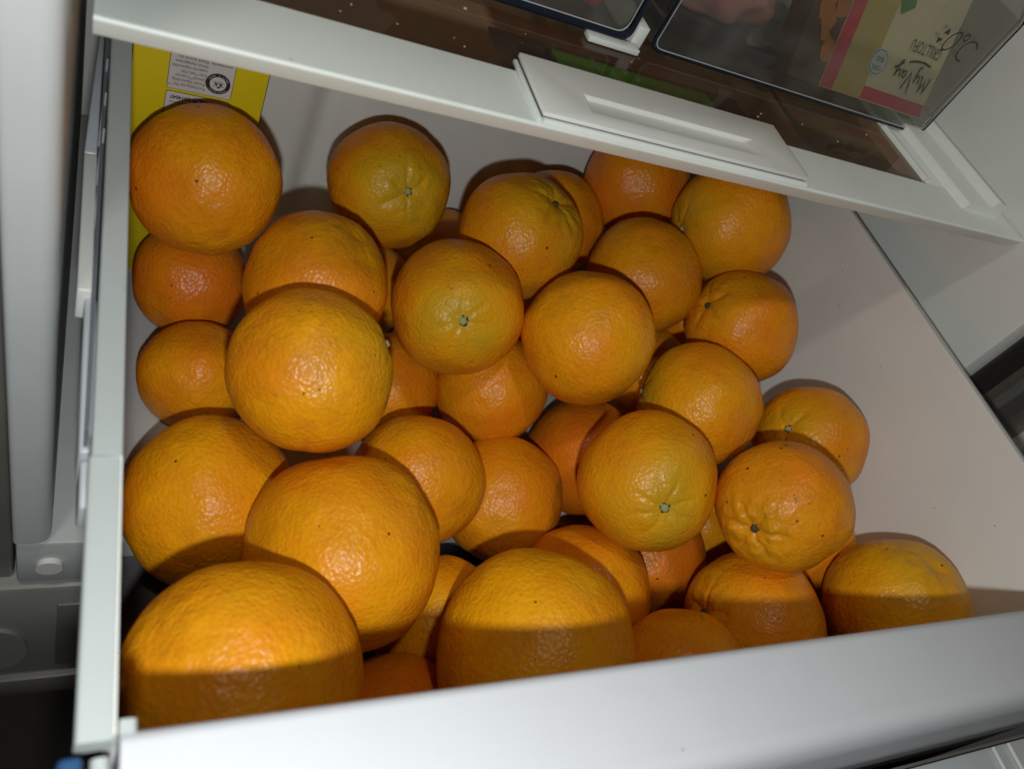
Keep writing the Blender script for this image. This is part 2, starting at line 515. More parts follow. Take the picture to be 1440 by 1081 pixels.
# ------------------------------------------------------------------ drawer
dr = root('crisper_drawer', (0.227, 0.21, -0.224), 'white plastic refrigerator drawer pulled open and filled with oranges', 'drawer')
DF = 0.055                       # draft of the walls
ZB = -0.222
def wall(name, x0, sgn):
    # thin drafted side wall, 2.5 mm thick
    b = sgn * DF * ZB
    xt, xb = x0, x0 + (-b if sgn < 0 else b)
    t = 0.0025 * sgn
    return xt, xb, t
dx = DF * -ZB
hexa('left_wall', [(-0.0025 + dx, 0.0, ZB), (dx, 0.0, ZB), (dx, 0.422, ZB), (-0.0025 + dx, 0.422, ZB),
                   (-0.0030, 0.0, -0.0015), (0.0, 0.0, -0.0015), (0.0, 0.422, -0.0015), (-0.0030, 0.422, -0.0015)], M['drawer'], dr)
hexa('right_wall', [(W - dx, 0.0, ZB), (W - dx + 0.0025, 0.0, ZB), (W - dx + 0.0025, 0.422, ZB), (W - dx, 0.422, ZB),
                    (W, 0.0, -0.0005), (W + 0.0025, 0.0, -0.0005), (W + 0.0025, 0.422, -0.0005), (W, 0.422, -0.0005)], M['drawer'], dr)
# back wall with a vertical flute
prof = []
N = 90
for i in range(N + 1):
    x = 0.0 + W * i / N
    d = 0.0
    if 0.112 < x < 0.148:
        d = 0.0105 * (0.5 + 0.5 * math.cos(2 * math.pi * (x - 0.130) / 0.036))
    prof.append((x, 0.420 + d))
prof += [(W, 0.436), (0.0, 0.436)]
prism('back_wall', prof, 2, ZB, -0.002, M['drawer'], dr)
box('bottom', (dx - 0.002, 0.002, ZB - 0.003), (W - dx + 0.002, 0.43, ZB - 0.0002), M['drawer_floor_shaded'], dr)
# rims
prism('rim', rounded([(-0.0082, -0.0075), (0.0, -0.0075), (0.0, 0.0), (-0.0082, 0.0)], [0, 0, 0.0006, 0.0012], 4), 1, 0.0775, 0.43, M['rim'], dr)
def low(c):
    return c
prism('rim', rounded([(-0.0088, -0.0095), (-0.0004, -0.0095), (-0.0004, -0.0012), (-0.0088, -0.0012)], [0, 0, 0.0008, 0.0014], 4), 1, -0.0010, 0.0772, M['rim'], dr)
prism('rim', rounded([(W, -0.009), (W + 0.0052, -0.009), (W + 0.0052, -0.0006), (W, 0.0008)], [0, 0, 0.0012, 0.0008], 4), 1, 0.002, 0.43, M['rim'], dr)
# front: thick rounded panel, top face about 4 cm deep
fp = rounded([(dx, ZB), (0.0002, -0.0006), (-0.002, 0.0012), (-0.0335, 0.0010), (-0.0385, -0.008), (-0.0385, -0.215), (-0.010, ZB)],
             [0, 0.0012, 0.003, 0.006, 0.008, 0.01, 0.01], 6)
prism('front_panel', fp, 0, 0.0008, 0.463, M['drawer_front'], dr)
prism('front_lip', rounded([(0.0004, -0.006), (0.0045, -0.006), (0.0045, 0.0008), (0.0004, 0.0008)], [0, 0, .0018, .0004], 5), 1, -0.0006, 0.0028, M['rim'], dr)
box('end_cap', (-0.0122, -0.0300, -0.040), (-0.0068, -0.0030, -0.0030), M['blue'], dr, 0.0015, 3)
prism('pin', ellipse(-0.0030, -0.010, 0.0022, 0.0022, 16), 1, -0.010, -0.003, M['rim'], dr)

# clear drawer lower down, seen past the front panel
ld = root('lower_drawer', (0.38, -0.05, -0.21), 'clear plastic drawer edge just below the white front panel', 'drawer')
box('front_panel', (0.15, -0.0800, -0.21), (0.60, -0.0770, -0.068), M['bin'], ld, 0.001)
box('handle_ledge', (0.15, -0.0765, -0.078), (0.60, -0.0450, -0.070), M['ledge'], ld, 0.0015)
for x in (0.318, 0.331, 0.40, 0.413):
    box('rib', (x, -0.0760, -0.0698), (x + 0.0016, -0.0455, -0.0680), M['liner'], ld, 0.0004)
box('ledge_back', (0.15, -0.0448, -0.21), (0.60, -0.0435, -0.0690), M['trim'], ld)

# ------------------------------------------------------------------ yellow carton
ca = root('drink_carton', (0.037, 0.376, -0.219), 'bright yellow cardboard drink carton standing upside down in the back left corner', 'carton')
CX0, CX1, CY0 = 0.0026, 0.0707, 0.3476
box('body', (CX0, CY0, -0.2195), (CX1, CY0 + 0.056, -0.022), M['yellow'], ca, 0.0008)
hexa('gable', [(CX0, CY0, -0.0215), (CX1, CY0, -0.0215), (CX1, CY0 + 0.056, -0.0215), (CX0, CY0 + 0.056, -0.0215),
               (CX0 + .004, CY0 + 0.02, -0.012), (CX1 - .004, CY0 + 0.02, -0.012), (CX1 - .004, CY0 + 0.036, -0.012), (CX0 + .004, CY0 + 0.036, -0.012)], M['yellow'], ca)
# frame of the print: x to image left, y down (the carton stands on its head)
T = Matrix(((-1, 0, 0, 0.0529), (0, 0, -1, CY0), (0, -1, 0, -0.0612), (0, 0, 0, 1))) @ Matrix.Diagonal((0.9645, 0.9645, 1, 1))
plate('edge_line', [(-0.0186, 0.14), (-0.0183, 0.14), (-0.0183, -0.06), (-0.0186, -0.06)], T, M['print_black'], ca, 0.0001, 0.0001)
plate('edge_line', [(0.0518, 0.14), (0.0521, 0.14), (0.0521, -0.06), (0.0518, -0.06)], T, M['print_black'], ca, 0.0001, 0.0001)
def panel(y0, y1):
    plate('print_panel', rrect(-0.0003, y0 - 0.0003, 0.0338, y1 + 0.0003, 0.0018), T, M['print_black'], ca, 0.0001, 0.0001)
    plate('print_panel', rrect(0.0, y0, 0.0335, y1, 0.0016), T, M['print_white'], ca, 0.0001, 0.00025)
panel(-0.0345, 0.0)
panel(0.0022, 0.024)
K = M['print_black']
lines = ['Purchasing the FSC\u2122', '(Forest Stewardship', 'Council\u2122) carton', 'from Tetra Pak', 'supports responsible', 'forest management']
for i, s in enumerate(lines):
    text('printed_line', s, T, 0.0027, K, ca, 0.0142, -0.0042 - 0.0029 * i, sx=0.80)
text('printed_line', 'worldwide. Read more on', T, 0.0027, K, ca, 0.0015, -0.0042 - 0.0029 * 6, sx=0.98)
text('printed_line', 'www.tetrapak.com', T, 0.0027, K, ca, 0.0015, -0.0042 - 0.0029 * 7, sx=0.98)
text('printed_line', 'FSC\u2122 C014047', T, 0.0032, K, ca, 0.0118, 0.0042, sx=0.92, bold=0.0001)
text('printed_line', 'www.fsc.org', T, 0.0020, K, ca, 0.0018, 0.0046)
text('printed_line', 'From responsible sources', T, 0.0024, K, ca, 0.0115, 0.0082, sx=0.80)
plate('logo_bar', [(0.002, 0.0072), (0.0065, 0.0072), (0.0065, 0.0080), (0.0030, 0.0080), (0.0030, 0.0095), (0.0055, 0.0095), (0.0055, 0.0103), (0.0030, 0.0103), (0.0030, 0.0130), (0.002, 0.0130)], T, K, ca, 0.0001, 0.0004)
BX, BY = 0.0078, -0.0088
plate('badge', ellipse(BX, BY, 0.0066, 0.0066, 40), T, K, ca, 0.0001, 0.0004)
plate('badge_centre', ellipse(BX, BY, 0.0044, 0.0044, 36), T, M['print_white'], ca, 0.0001, 0.00055)
plate('badge_mark', [(BX - 0.0006, BY + 0.0030), (BX + 0.0024, BY - 0.0006), (BX - 0.0026, BY - 0.0006)], T, K, ca, 0.0001, 0.0007)
plate('badge_eye', ellipse(BX - 0.0002, BY + 0.0006, 0.0008, 0.0008, 14), T, M['print_white'], ca, 0.0001, 0.0008)
plate('badge_dot', ellipse(BX + 0.0020, BY + 0.0014, 0.0004, 0.0004, 10), T, K, ca, 0.0001, 0.0007)
plate('badge_dot', ellipse(BX - 0.0024, BY + 0.0012, 0.0004, 0.0004, 10), T, K, ca, 0.0001, 0.0007)
text('badge_name', 'Tetra Pak', T, 0.0014, K, ca, BX, BY - 0.0019, 0.0008, 'CENTER')
def ring_text(word, a0, step, inward=False):
    for i, ch in enumerate(word):
        a = a0 - step * i if not inward else a0 + step * i
        r = 0.0049 if not inward else 0.0060
        Rm = Matrix.Rotation(a - math.pi / 2 if not inward else a + math.pi / 2, 4, 'Z')
        TT = T @ Matrix.Translation((BX + r * math.cos(a), BY + r * math.sin(a), 0)) @ Rm
        text('badge_letter', ch, TT, 0.0014, M['print_white'], ca, 0, 0, 0.0008, 'CENTER')
ring_text('PROTECTS', math.radians(140), math.radians(14))
ring_text("WHAT'S GOOD", math.radians(208), math.radians(12.5), True)
# ------------------------------------------------------------------ glass shelf above the drawer
sh = root('glass_shelf', (0.235, 0.35, 0.050), 'glass refrigerator shelf with white plastic frame tilting across the top', 'shelf')
SX0, SX1, SY, SZ = -0.0146, 0.4850, 0.2055, 0.050
fpf = rounded([(0.2032, 0.0515), (0.1978, 0.0600), (0.1985, 0.0612), (0.2345, 0.0608), (0.2345, 0.0570), (0.2300, 0.0515)],
              [0.0006, 0.0012, 0.0012, 0.0004, 0.0002, 0.001], 5)
prism('front_rail', fpf, 0, SX0, SX1, M['shelf'], sh)
hexa('side_rail', [(SX0, .2350, .050), (0.022, .2350, .050), (0.022, .50, .050), (SX0, .50, .050), (SX0, .2350, .0606), (0.022, .2350, .0606), (0.022, .50, .0606), (SX0, .50, .0606)], M['shelf'], sh, 0.0005)
hexa('side_rail', [(0.4250, .2350, .050), (SX1, .2350, .050), (SX1, .50, .050), (0.4250, .50, .050), (0.4250, .2350, .0606), (SX1, .2350, .0606), (SX1, .50, .0606), (0.4250, .50, .0606)], M['shelf'], sh, 0.0005)
box('glass_pane', (0.0225, 0.2352, 0.0560), (0.4245, 0.50, 0.0598), M['glass'], sh, 0.0004, 1)
prism('pane_bead', rounded([(0.4225, 0.0596), (0.4265, 0.0596), (0.4265, 0.0622), (0.4240, 0.0622)], .0006, 3), 1, 0.2375, 0.50, M['shelf'], sh)
# ridge at the right end
prism('end_ridge', rounded([(0.4400, 0.0607), (0.4740, 0.0607), (0.4745, 0.0690), (0.4650, 0.0715), (0.4620, 0.0660), (0.4425, 0.0655)], [0, 0, .001, .0015, .0015, .001], 4), 1, 0.2165, 0.50, M['shelf'], sh)
# slider cover with a finger slot (frame of four walls round a recessed floor)
X0, X1, Y0, Y1, ZT, ZL = 0.1465, 0.2975, 0.2005, 0.2420, 0.0654, 0.0636
hx0, hx1, hy0, hy1 = 0.1725, 0.2700, 0.2095, 0.2215
bm = bmesh.new()
o = [bm.verts.new(p) for p in ((X0, Y0, ZT), (X1, Y0, ZT), (X1, Y1, ZT), (X0, Y1, ZT))]
i_ = [bm.verts.new(p) for p in ((hx0, hy0, ZT), (hx1, hy0, ZT), (hx1, hy1, ZT), (hx0, hy1, ZT))]
d_ = [bm.verts.new(p) for p in ((hx0 + .001, hy0 + .0004, ZT - .0005), (hx1 - .005, hy0 + .0004, ZT - .0005), (hx1 - .005, hy1 - .0012, ZT - .0017), (hx0 + .002, hy1 - .0012, ZT - .0017))]
b_ = [bm.verts.new((v.co.x, v.co.y, ZL)) for v in o]
for k in range(4):
    j = (k + 1) % 4
    bm.faces.new((o[k], o[j], i_[j], i_[k]))
    bm.faces.new((i_[k], i_[j], d_[j], d_[k]))
    bm.faces.new((b_[k], b_[j], o[j], o[k]))
bm.faces.new(d_)
bmesh.ops.recalc_face_normals(bm, faces=bm.faces[:])
bmesh.ops.bevel(bm, geom=[e for e in bm.edges if len(e.link_faces) == 2 and e.calc_face_angle(0) > 0.5], offset=0.0004, segments=2, profile=0.5, affect='EDGES')
from_bm('slider_cover', bm, M['slider'], sh)
box('slider_base', (X0 + .0015, Y0 + .0012, 0.0609), (X1 - .0015, Y1 - .001, 0.0635), M['brown'], sh)
prism('slider_lip', rounded([(0.1980, 0.0609), (0.2014, 0.0609), (0.2014, 0.0630), (0.1992, 0.0630)], .0006, 3), 0, X0 + .0005, X1 - .0005, M['shelf'], sh)
box('slider_lip', (X0 - 0.0022, 0.1992, 0.0610), (X0 - 0.0003, 0.2400, 0.0630), M['shelf'], sh, 0.0005)
box('slider_lip', (X1 + 0.0003, 0.1992, 0.0610), (X1 + 0.0012, 0.2380, 0.0626), M['shelf'], sh, 0.0003)
# under the pane: grey vent plate with a green strip
box('vent_plate', (0.1480, 0.2360, 0.0505), (0.3040, 0.2840, 0.0522), M['vent'], sh, 0.0005)
gs = box('green_strip', (0.1780, 0.2520, 0.0540), (0.2750, 0.2738, 0.0553), M['green'], sh, 0.0003)
box('strip_border', (0.1760, 0.2510, 0.0524), (0.2770, 0.2758, 0.0538), M['print_black'], sh)
box('slider_mark', (0.2010, 0.2570, 0.0554), (0.2018, 0.2760, 0.0558), M['bin_glint'], sh)

random.seed(5)
bm = bmesh.new()
spots = [(0.1304, 0.2757, 1.5), (0.0934, 0.2464, .6), (0.119, 0.2481, .5), (0.1229, 0.2435, .6), (0.2985, 0.2558, .9), (0.3028, 0.2598, .9), (0.3353, 0.2615, .8), (0.3592, 0.254, 1.0),
         (0.396, 0.2715, 1.0), (0.2221, 0.2735, .6), (0.229, 0.2795, .5), (0.0748, 0.2511, .8), (0.0695, 0.2438, .6), (0.300, 0.2520, .5), (0.3450, 0.2480, .5), (0.160, 0.2700, .5), (0.3700, 0.2470, .6)]
for _ in range(4):
    spots.append((random.uniform(0.04, 0.42), random.uniform(0.237, 0.285), random.uniform(0.12, 0.3)))
for x, y, s in spots:
    r = bmesh.ops.create_icosphere(bm, subdivisions=1, radius=0.0006 * s)
    for v in r['verts']:
        v.co = Vector((v.co.x * random.uniform(.7, 1.6), v.co.y * random.uniform(.7, 1.3), v.co.z * .7)) + Vector((x, y, 0.0600 + 0.0005 * s))
cr = from_bm('crumbs', bm, M['crumb'])
cr['kind'] = 'stuff'
tag(cr, 'small pale crumbs scattered on the glass shelf pane', 'crumbs')

# ------------------------------------------------------------------ clear bins on the shelf
def make_bin(x0, x1, y0, z0, z1, label, er, y1=0.47, chamf=0.016, rc=0.006):
    b = root('clear_bin', ((x0 + x1) / 2, (y0 + y1) / 2, z0), label, 'bin')
    outline = rounded([(x0, z0), (x1, z0), (x1, z1 - chamf), (x1 - chamf * .7, z1), (x0 + chamf * .7, z1), (x0, z1 - chamf)], [rc, rc, .002, .002, .002, .002], 6)
    prism('front_panel', outline, 1, y0, y0 + 0.0022, M['bin_front'], b)
    box('side_wall', (x0 + .0002, y0 + 0.0024, z0 + 0.003), (x0 + 0.0020, y1, z1 - chamf), M['bin'], b)
    box('side_wall', (x1 - 0.0020, y0 + 0.0024, z0 + 0.003), (x1 - .0002, y1, z1 - chamf), M['bin'], b)
    box('bottom', (x0 + 0.0022, y0 + 0.0024, z0 + 0.001), (x1 - 0.0022, y1, z0 + 0.003), M['bin'], b)
    box('back_wall', (x0 + .0002, y1 + .0002, z0 + 0.001), (x1 - .0002, y1 + 0.002, z1 - chamf), M['bin'], b)
    tube('edge', [(p[0], y0 - 0.0004, p[1]) for p in outline], er, M['bin_edge'], b, 8, True)
    inn = [((p[0] - (x0 + x1) / 2) * (1 - 2 * er * 1.25 / (x1 - x0)) + (x0 + x1) / 2, (p[1] - z0) * (1 - 2 * er * 1.25 / (z1 - z0)) + z0 + er * 1.25) for p in outline]
    tube('edge_glint', [(p[0], y0 - 0.0008, p[1]) for p in inn], 0.00035, M['bin_glint'], b, 6, True)
    return b
rb = make_bin(0.2385, 0.4575, 0.2895, 0.0628, 0.158, 'clear plastic bin holding packaged food above the right of the drawer', 0.0010)
lb = make_bin(0.0, 0.2225, 0.2895, 0.0640, 0.158, 'clear plastic bin with thick dark edge, left of the food packages', 0.0021)
# temperature sign on the right bin front
TB = Matrix(((1, 0, 0, 0.4060), (0, 0, -1, 0.2882), (0, 1, 0, 0.1150), (0, 0, 0, 1)))
def arc(cx, cy, a, b, d0, d1, n=18, rot=0.0):
    out = []
    for i in range(n + 1):
        q = math.radians(d0 + (d1 - d0) * i / n)
        x, y = a * math.cos(q), b * math.sin(q)
        out.append((cx + x * math.cos(rot) - y * math.sin(rot), cy + x * math.sin(rot) + y * math.cos(rot)))
    return out
stroke('temperature_sign', [arc(0.0125, 0.0046, 0.0040, 0.0060, 0, 360, 26, -0.35), arc(0.0205, 0.0090, 0.0018, 0.0020, 0, 360, 14), arc(0.0290, 0.0025, 0.0062, 0.0062, 40, 300, 20, -0.25)], TB, 0.0010, M['ink_grey'], rb)
plate('arrow', [(0.0018, 0.0070), (0.0062, 0.0070), (0.0040, 0.0105)], TB, M['ink_grey'], rb, 0.0001)
plate('arrow', [(0.0005, 0.0040), (0.0049, 0.0040), (0.0027, 0.0005)], TB, M['ink_grey'], rb, 0.0001)

# tofu pack leaning against the bin front, upside down
tp = root('tofu_pack', (0.416, 0.30, 0.067), 'cream and yellow tofu pack with red bands standing upside down in the clear bin', 'food pack')
a = math.radians(65)
O = Vector((0.4555, 0.2960, 0.0690))
ux = Vector((-1, 0, 0)); uy = -Vector((0, math.cos(a), math.sin(a))); uz = ux.cross(uy)
TP = Matrix((ux, uy, uz)).transposed().to_4x4(); TP.translation = O     # x to the left, y downwards, z towards the viewer
if uz.y > 0:
    print('pack frame flipped')
def pp(x0, y0, x1, y1, mat, off, name='print_area'):
    return plate(name, [(x0, y0), (x1, y0), (x1, y1), (x0, y1)], TP, mat, tp, 0.0002, off)
pb = plate('box', [(0, 0.0), (0.092, 0.0), (0.092, -0.100), (0, -0.100)], TP, M['cream'], tp, 0.018, -0.019)
plate('box_flap', [(0.0922, 0.0), (0.119, 0.0), (0.119, -0.100), (0.0922, -0.100)], TP, M['darkpack'], tp, 0.018, -0.019)
pp(0.0005, -0.0080, 0.0570, -0.0006, M['red'], -0.0008)
pp(0.0572, -0.0995, 0.0815, -0.0003, M['pack_yellow'], -0.0008)
pp(0.0817, -0.0995, 0.0918, -0.0003, M['red'], -0.0008)
rf = random.Random(4)
for cx_, cy_, n_ in ((0.098, -0.020, 8), (0.104, -0.032, 9), (0.097, -0.044, 8), (0.106, -0.050, 7), (0.100, -0.060, 7), (0.109, -0.040, 6)):
    plate('print_food', [(cx_ + rf.uniform(.0030, .0068) * math.cos(6.283 * q_ / n_), cy_ + rf.uniform(.005, .011) * math.sin(6.283 * q_ / n_)) for q_ in range(n_)], TP, M['food'], tp, 0.0001, -0.0005 + 0.0001 * rf.random())
plate('print_leaf', [(0.044, -0.056), (0.053, -0.050), (0.058, -0.058), (0.056, -0.072), (0.048, -0.068)], TP, M['leaf'], tp, 0.0001, -0.0005)
plate('badge', ellipse(0.0545, -0.0225, 0.0078, 0.0078, 30), TP, M['badge'], tp, 0.0001, -0.0004)
plate('badge_centre', ellipse(0.0545, -0.0225, 0.0070, 0.0070, 30), TP, M['ink'], tp, 0.0001, -0.0003)
plate('badge_centre', ellipse(0.0545, -0.0225, 0.0066, 0.0066, 30), TP, M['badge'], tp, 0.0001, -0.0002)
text('badge_line', '100%', TP, 0.0040, M['ink'], tp, 0.0545, -0.0205, 0.0001, 'CENTER')
text('badge_line', 'BIO', TP, 0.0040, M['ink'], tp, 0.0545, -0.0255, 0.0001, 'CENTER')
text('pack_name', 'GRILLTOFU', TP, 0.0098, M['ink'], tp, 0.0060, -0.0410, -0.0004, 'LEFT', sx=0.56)
# script lettering "My Vay"
def S(x, y):
    return (0.0055 + x * 0.00115, -0.0235 + y * 0.00115)
my = [[S(0, 0), S(1.2, 6), S(2, 8.5), S(2.6, 5), S(3.4, 1.5), S(4.6, 5), S(5.8, 8.5), S(6.0, 4), S(6.6, 0), S(7.6, .6)],
      [S(8.4, 4.6), S(8.8, 1.2), S(10, .2), S(11.2, 2), S(11.8, 4.6), S(11.4, 0), S(10.6, -3.4), S(9.6, -4), S(9.6, -2.8)],
      [S(14, 8.6), S(15, 4), S(15.8, 0), S(17.6, 4.4), S(19.4, 9.4)],
      [S(22, 3.6), S(20.4, 3.8), S(19.6, 1.8), S(20.4, .1), S(21.8, 1.2), S(22.2, 3.6), S(22.4, .6), S(23.4, .3)],
      [S(24.4, 4.2), S(24.4, 1.2), S(25.6, .3), S(27, 2), S(27.8, 4.6), S(27.2, 0), S(26, -3.6), S(24.8, -4.4), S(24.6, -3.0), S(28, -.4), S(30, .6)],
      [S(4, -5.4), S(10, -6.2), S(16, -5.6), S(21, -4.2)]]
stroke('pack_brand', my, TP, 0.0013, M['ink'], tp, -0.0003)
text('trade_mark', '\u00ae', TP, 0.0040, M['ink'], tp, 0.0200, -0.0135, -0.0004)

# fried food pouch next to it, meat tray further left, dark bag and red fruit in the left bin
def blob(name, loc, rad, mat, parent, amp=0.15, freq=60, seed=0, sub=4, zmin=None):
    bm = bmesh.new()
    bmesh.ops.create_icosphere(bm, subdivisions=sub, radius=1)
    for v in bm.verts:
        p = v.co.copy()
        d = 1 + amp * noise.noise(Vector((p.x * rad[0], p.y * rad[1], p.z * rad[2])) * freq + Vector((seed, 0, 0))) + amp * .5 * noise.noise(Vector((p.x * rad[0], p.y * rad[1], p.z * rad[2])) * freq * 2.3 + Vector((0, seed, 0)))
        v.co = Vector((p.x * rad[0] * d, p.y * rad[1] * d, p.z * rad[2] * d)) + Vector(loc)
        if zmin is not None and v.co.z < zmin:
            v.co.z = zmin
    return from_bm(name, bm, mat, parent)
mt = root('meat_pack', (0.295, 0.33, 0.066), 'pinkish cured meat pack lying in the clear bin left of the tofu pack', 'food pack')
box('tray', (0.245, 0.303, 0.0664), (0.333, 0.42, 0.0740), M['darkfood'], mt, 0.003)
blob('meat', (0.291, 0.355, 0.0880), (0.042, 0.044, 0.020), M['meat'], mt, 0.18, 40, 7, 5, 0.0745)
bg = tag(blob('plastic_bag', (0.165, 0.335, 0.0960), (0.040, 0.036, 0.030), M['darkfood'], None, 0.45, 75, 2, 5, 0.0675), 'dark crumpled glossy plastic bag inside the left clear bin', 'bag')
tm = tag(blob('red_fruit', (0.2035, 0.3050, 0.0745), (0.0055, 0.0060, 0.0070), M['tomato'], None, 0.05, 60, 1, 3), 'small red fruit near the corner of the left clear bin', 'fruit')
# white foot rail between the bins
br = root('bin_rail', (0.213, 0.30, 0.0602), 'small white plastic rail foot under the corner of the left bin', 'rail foot')
box('foot', (0.1985, 0.2815, 0.0602), (0.2290, 0.2885, 0.0632), M['slider'], br, 0.0005)
box('upright', (0.2262, 0.2890, 0.0602), (0.2330, 0.46, 0.0720), M['slider'], br, 0.0006)

# ------------------------------------------------------------------ oranges
OR = {
    1: ((0.0421, 0.3009, -0.0815), 0.0385, (-0.096, -0.993, 0.062)),
    2: ((0.0457, 0.3132, -0.1728), 0.0340, None),
    3: ((0.0496, 0.2504, -0.1874), 0.0327, None),
    4: ((0.0995, 0.2476, -0.0964), 0.0385, (0.294, 0.103, 0.95)),
    5: ((0.0851, 0.1754, -0.0806), 0.0383, (0.852, 0.128, 0.507)),
    6: ((0.1560, 0.3419, -0.0959), 0.0385, (0.013, -0.805, 0.593)),
    7: ((0.1786, 0.2371, -0.0913), 0.0383, (-0.309, -0.775, 0.552)),
    8: ((0.2288, 0.2913, -0.0770), 0.0385, (0.213, -0.138, 0.967)),
    9: ((0.2870, 0.3485, -0.1084), 0.0378, None),
    10: ((0.3510, 0.3694, -0.0746), 0.0391, (-0.11, -0.976, -0.187)),
    11: ((0.3811, 0.2970, -0.0408), 0.0406, (-0.966, -0.042, -0.256)),
    12: ((0.3180, 0.2710, -0.0762), 0.0379, None),
    13: ((0.2505, 0.2086, -0.0752), 0.0385, (0.609, -0.792, -0.035)),
    14: ((0.3777, 0.2271, -0.0692), 0.0366, (-0.946, 0.22, 0.238)),
    15: ((0.2237, 0.2259, -0.1505), 0.0356, None),
    16: ((0.1670, 0.2470, -0.1844), 0.0360, None),
    17: ((0.3305, 0.1748, -0.0899), 0.0383, (-0.783, 0.513, -0.352)),
    18: ((0.4047, 0.1461, -0.0835), 0.0351, (-0.922, -0.007, 0.387)),
    19: ((0.2696, 0.1219, -0.0929), 0.0385, (-0.37, -0.747, 0.553)),
    20: ((0.3290, 0.0891, -0.0632), 0.0357, (-0.913, -0.404, 0.05)),
    21: ((0.2997, 0.1905, -0.1774), 0.0404, None),
    22: ((0.2277, 0.1608, -0.1815), 0.0392, None),
    23: ((0.1592, 0.1570, -0.1524), 0.0377, (0.391, -0.786, 0.479)),
    24: ((0.0520, 0.1573, -0.1729), 0.0430, None),
    25: ((0.1034, 0.1029, -0.1270), 0.0465, (0.761, 0.328, 0.56)),
    26: ((0.0489, 0.0401, -0.1006), 0.0439, (-0.709, 0.168, 0.685)),
    27: ((0.1871, 0.0431, -0.1202), 0.0472, None),
    28: ((0.2544, 0.0882, -0.1624), 0.0385, None),
    29: ((0.3267, 0.1147, -0.1812), 0.0361, None),
    30: ((0.2675, 0.0224, -0.1236), 0.0353, None),
    31: ((0.3336, 0.0465, -0.1223), 0.0389, (-0.974, 0.212, 0.077)),
    32: ((0.4120, 0.0362, -0.0904), 0.0395, (-0.084, 0.143, 0.986)),
    33: ((0.4148, 0.0958, -0.1332), 0.0325, None),
    34: ((0.1325, 0.0304, -0.1825), 0.0380, None),
    35: ((0.1696, 0.0871, -0.1874), 0.0360, None),
    36: ((0.1626, 0.3357, -0.1847), 0.0353, None),
    37: ((0.2363, 0.3782, -0.1833), 0.0368, None),
    38: ((0.4121, 0.2959, -0.1290), 0.0355, None),
    39: ((0.3648, 0.2556, -0.1573), 0.0344, None),
    42: ((0.3135, 0.3222, -0.1827), 0.0373, None),
    43: ((0.3885, 0.1422, -0.1869), 0.0333, None),
}
# look of each: yellow 0..1, green patch 0..1, specks 0..1, dimple depth, stem kind (0 none, 1 green button, 2 dry, 3 dark navel)
LOOK = {
    1: (.45, .10, .35, .5, 0), 2: (.18, 0, .2, 0, 0), 3: (.55, 0, .15, 0, 0), 4: (.45, .15, .5, .9, 0), 5: (.60, .75, 1.0, .8, 2),
    6: (.45, .95, 1.0, 1.3, 1), 7: (.40, .80, .6, 1.0, 1), 8: (.50, .60, .7, 1.5, 3), 9: (.42, 0, .2, 0, 0), 10: (.10, .1, .3, .7, 0),
    11: (.60, .45, .15, 1.0, 2), 12: (.48, 0, .3, 0, 0), 13: (.50, .35, .6, .8, 0), 14: (.40, .2, .4, 1.4, 3), 15: (.45, 0, .15, 0, 0),
    16: (.40, 0, .1, 0, 0), 17: (.55, .95, .3, 1.1, 2), 18: (.40, .65, .5, 1.2, 2), 19: (.50, .70, .4, 1.1, 1), 20: (.40, .40, .9, 2.0, 3),
    21: (.02, 0, .1, 0, 0), 22: (.52, 0, .2, 0, 0), 23: (.48, .1, .3, .6, 0), 24: (.75, 0, .3, 0, 0), 25: (.55, .15, .15, 1.3, 0),
    26: (.60, .1, .2, .6, 0), 27: (.80, .0, .2, 0, 0), 28: (.45, 0, .2, 0, 0), 29: (.10, 0, .2, 0, 0), 30: (.50, 0, .5, 0, 0),
    31: (.42, .2, .5, 1.4, 3), 32: (.70, .4, .6, 1.3, 0), 33: (.35, 0, .2, 0, 0), 34: (.05, 0, .3, 0, 0), 35: (.75, 0, .4, 0, 0),
    36: (.45, 0, .2, 0, 0), 37: (.35, 0, .2, 0, 0), 38: (.40, 0, .2, 0, 0), 39: (.40, 0, .2, 0, 0), 42: (.40, 0, .2, 0, 0), 43: (.45, 0, .2, 0, 0),
}
